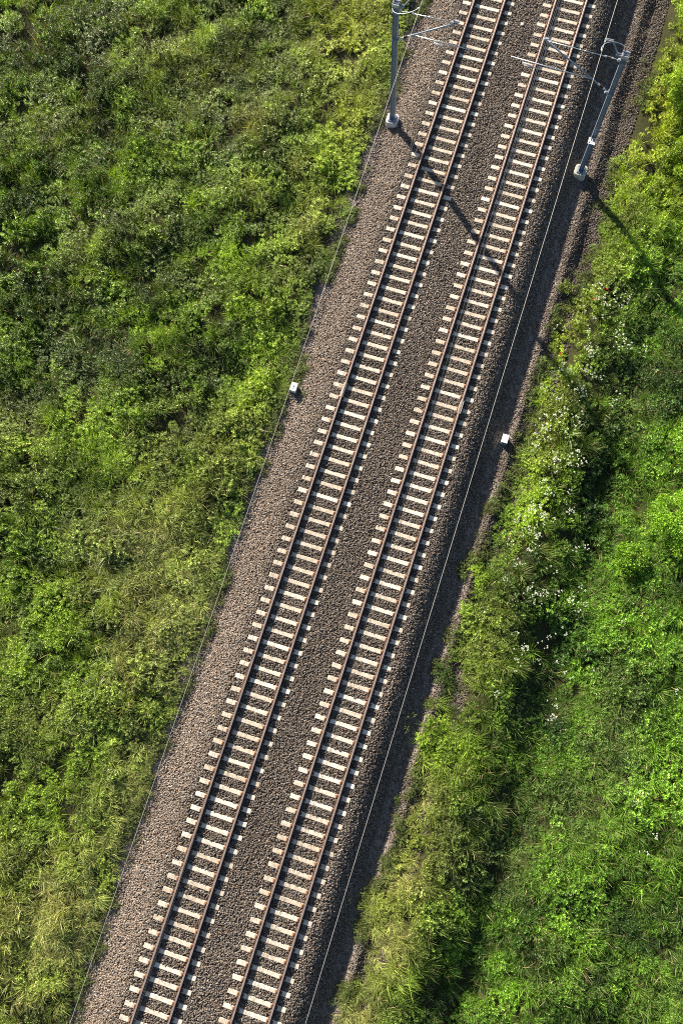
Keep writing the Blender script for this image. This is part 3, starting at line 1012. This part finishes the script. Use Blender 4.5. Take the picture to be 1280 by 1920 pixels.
# thin weeds and grass creeping on to the stones
r = np.random.default_rng(77)
n = 9000
side = r.random(n) < .5
y = r.uniform(-74, 22, n)
x = np.where(side, left_edge(y) + np.abs(r.normal(0, .28, n)), right_edge(y) - np.abs(r.normal(0, .30, n)))
k = noise(x, y, .8, 111) > .5
x, y = x[k], y[k]
z = ground_h(x, y)
c = np.array([.085, .12, .028])[None] * np.exp(r.normal(0, .3, len(x)))[:, None]
gparts.append(scatter(SHORT, x, y, z, r.uniform(.4, 1.1, len(x)), np.ones(len(x)), c, .3, 3, 14, dry=.2))
wparts.append(scatter(WEED_B, x[::4], y[::4], z[::4], r.uniform(.3, .8, len(x[::4])), np.ones(len(x[::4])), c[::4] * 1.2, .3, 1, 15))

o = build_cloud('weeds', wparts, M_LEAF)
tag(o, 'dense leafy green weeds and nettles covering the fields on both sides of the railway', kind='stuff')
o = build_cloud('grass', gparts, M_GRASS)
tag(o, 'long green and straw-coloured grass growing among the weeds', kind='stuff')


# flowers ---------------------------------------------------------------------
def umbel_template(seed, heads=6):
    r = np.random.default_rng(seed)
    Q = []
    for h in range(heads):
        a = r.uniform(0, 6.28); rad = .26 * math.sqrt(r.random())
        c = np.array([rad * math.cos(a), rad * math.sin(a), .78 + r.uniform(-.12, .14)])
        R = r.uniform(.022, .05)
        n = 9
        th = r.uniform(0, 6.28, n); rr_ = R * np.sqrt(r.random(n))
        P = c + np.stack([np.cos(th) * rr_, np.sin(th) * rr_, r.uniform(-.008, .012, n)], 1)
        D = unit(np.stack([np.cos(th), np.sin(th), r.normal(0, .2, n)], 1))
        N_ = unit(np.stack([r.normal(0, .25, n), r.normal(0, .25, n), np.ones(n)], 1))
        Q.append(leaf_quads(P - D * .014, D, N_, np.full(n, .031), np.full(n, .028)))
    return np.concatenate(Q)


FL = [(9.9, -17.2, 1.3, 1.6, 1.0), (10.9, -15.9, 1.0, 1.2, .6), (9.6, -20.8, 1.0, 1.8, 1.0), (9.9, -23.9, .9, 1.4, .8), (9.4, -25.8, .7, 1.5, 1.0), (10.6, -24.6, .9, 1.0, .8), (11.6, -25.2, .5, .8, .5),
      (10.7, -28.7, .8, 1.3, .7), (12.2, -28.7, .5, 1.0, .7), (10.9, -30.8, .8, 1.4, .5), (12.6, -32.3, .7, .9, .8), (12.9, -33.6, .5, .7, .5), (9.6, -13.7, .9, .9, .8), (8.6, -20.2, .4, 1.2, .4), (11.9, -16.6, .5, .7, .4), (17.5, -36, 3.5, 5, .05), (14.5, -31, 2, 4, .06)]
x, y, z, r = field_points(26000, 5)
k = r.random(len(x)) < blobs(x, y, FL) * 1.1 * (.25 + 1.3 * (noise(x, y, .55, 121) > .5))
x, y, z = x[k], y[k], z[k]
print('umbels', len(x))
fp_ = scatter([umbel_template(s, 5) for s in range(6)], x, y, z + .02, r.uniform(.8, 1.15, len(x)), np.clip(height_scale(x, y) * 1.25, .75, 1.5),
              np.array([.74, .78, .68])[None] * np.ones((len(x), 1)), .08, 1, 21)
o = build_cloud('white_wildflowers', [fp_], M_PETAL)
tag(o, 'white umbel wildflowers scattered over the dark weeds right of the tracks', kind='stuff')

POP = [(8.95, -11.6, .5, 1.3, 1.0), (9.2, -12.8, .35, .8, .7), (8.5, -15.0, .35, .5, .5), (8.45, -16.9, .3, .8, .6), (8.25, -20.2, .3, .9, .8), (7.95, -22.9, .3, .5, .7), (8.2, -10.6, .4, .6, .25)]
x, y, z, r = field_points(90000, 6)
k = r.random(len(x)) < blobs(x, y, POP) * .09
x, y, z = x[k], y[k], z[k]
print('poppies', len(x))


def poppy_template(seed):
    r = np.random.default_rng(seed)
    n = 5
    th = r.uniform(0, 6.28) + np.arange(n) * 6.283 / n
    c = np.array([0, 0, .45])
    D = unit(np.stack([np.cos(th), np.sin(th), np.full(n, .45)], 1))
    N_ = unit(np.stack([-np.cos(th) * .4, -np.sin(th) * .4, np.ones(n)], 1))
    return leaf_quads(c + D * .004, D, N_, np.full(n, .058), np.full(n, .062))


fp_ = scatter([poppy_template(s) for s in range(3)], x, y, z, r.uniform(.8, 1.2, len(x)), np.full(len(x), 1.15), np.array([.70, .045, .012])[None] * np.ones((len(x), 1)), .15, 1, 22)
o = build_cloud('red_wildflowers', [fp_], M_PETAL)
tag(o, 'small red poppies along the ragged edge of the greenery right of the walkway', kind='stuff')


# shrubs ------------------------------------------------------------------------
def shrub(x, y, R, H, label, colr, seed, leaves=9000, L=.085, name='shrub'):
    zb = float(ground_h(np.array([x]), np.array([y]))[0])
    t = thing(name, label, 'shrub', (x, y, zb), None)
    r = np.random.default_rng(seed)
    # lobes of foliage round branch ends
    nl = 34
    a = r.uniform(0, 6.28, nl); rad = R * np.sqrt(r.random(nl)) * .86
    lz = H * (1 - .5 * (rad / R) ** 2) * r.uniform(.62, 1.0, nl)
    cen = np.stack([rad * np.cos(a), rad * np.sin(a), lz], 1)
    lr = R * r.uniform(.16, .30, nl)
    w = r.integers(0, nl, leaves)
    d = unit(r.normal(0, 1, (leaves, 3)))
    rr_ = lr[w] * (r.random(leaves) ** .45)
    P = cen[w] + d * rr_[:, None] * np.array([1, 1, .75])
    P[:, 2] = np.maximum(P[:, 2], .08)
    D = unit(d * .6 + r.normal(0, .6, (leaves, 3)) + np.array([0, 0, .15]))
    N_ = unit(np.array([0, 0, 1.0]) + r.normal(0, .45, (leaves, 3)))
    N_ = unit(N_ - D * np.sum(N_ * D, 1, keepdims=True))
    s_ = r.uniform(.65, 1.25, leaves)
    Q = leaf_quads(P, D, N_, L * s_, L * .5 * s_)
    lobec = np.exp(r.normal(0, .18, nl))
    C = colr[None] * (lobec[w] * np.exp(r.normal(0, .22, leaves)))[:, None]
    cr = np_mesh('crown', Q.reshape(-1, 3), np.arange(leaves * 4).reshape(-1, 4), M_LEAF, np.clip(C, .003, .6), t)
    mb = MB()
    for i in range(nl):
        b0 = Vector((r.uniform(-.08, .08), r.uniform(-.08, .08), -.1)); e = Vector(cen[i])
        mid = b0.lerp(e, .5) + Vector((0, 0, .15 * H)) * (1 if rad[i] > .3 * R else 0)
        mb.tube([b0, mid, e], [.022 * R, .014 * R, .006], 5)
    mb.build('stem', M_WOOD, t)
    return t


LIME = np.array([.19, .36, .022]); LIME2 = np.array([.25, .37, .022])
shrub(16.0, -23.3, 1.75, 1.7, 'largest lime-green shrub, at the right edge near mid-height', LIME, 1, 14000)
shrub(15.9, -19.2, 1.5, 1.6, 'lime-green shrub at the right edge, directly above the largest lime-green shrub', LIME, 2, 11000)
shrub(14.3, -25.4, .85, 1.0, 'low lime-green shrub at the foot of the large shrub on the right edge', LIME * .75, 3, 4500)
shrub(10.9, -1.3, 1.35, 1.7, 'yellow-green shrub right of the top of the number 12 mast', LIME2, 4, 9500)
shrub(12.2, -4.9, 1.5, 1.6, 'yellow-green shrub at the right edge, level with the number 12 plate', LIME2 * .9, 5, 11000)
shrub(10.3, 2.3, 1.2, 1.8, 'pale yellow shrub cut by the top edge, at the far right', LIME2 * 1.1, 6, 8000)
PLG = np.array([.15, .20, .035])
shrub(7.95, -13.3, .42, .38, 'pale green leafy plant on the stones right of the walkway, nearer the mast', PLG, 7, 700, .07, 'leafy_plant')
shrub(7.95, -15.2, .32, .3, 'smaller of two pale green leafy plants on the stones, farther from the mast', PLG * .8, 8, 450, .06, 'leafy_plant')
print('done')
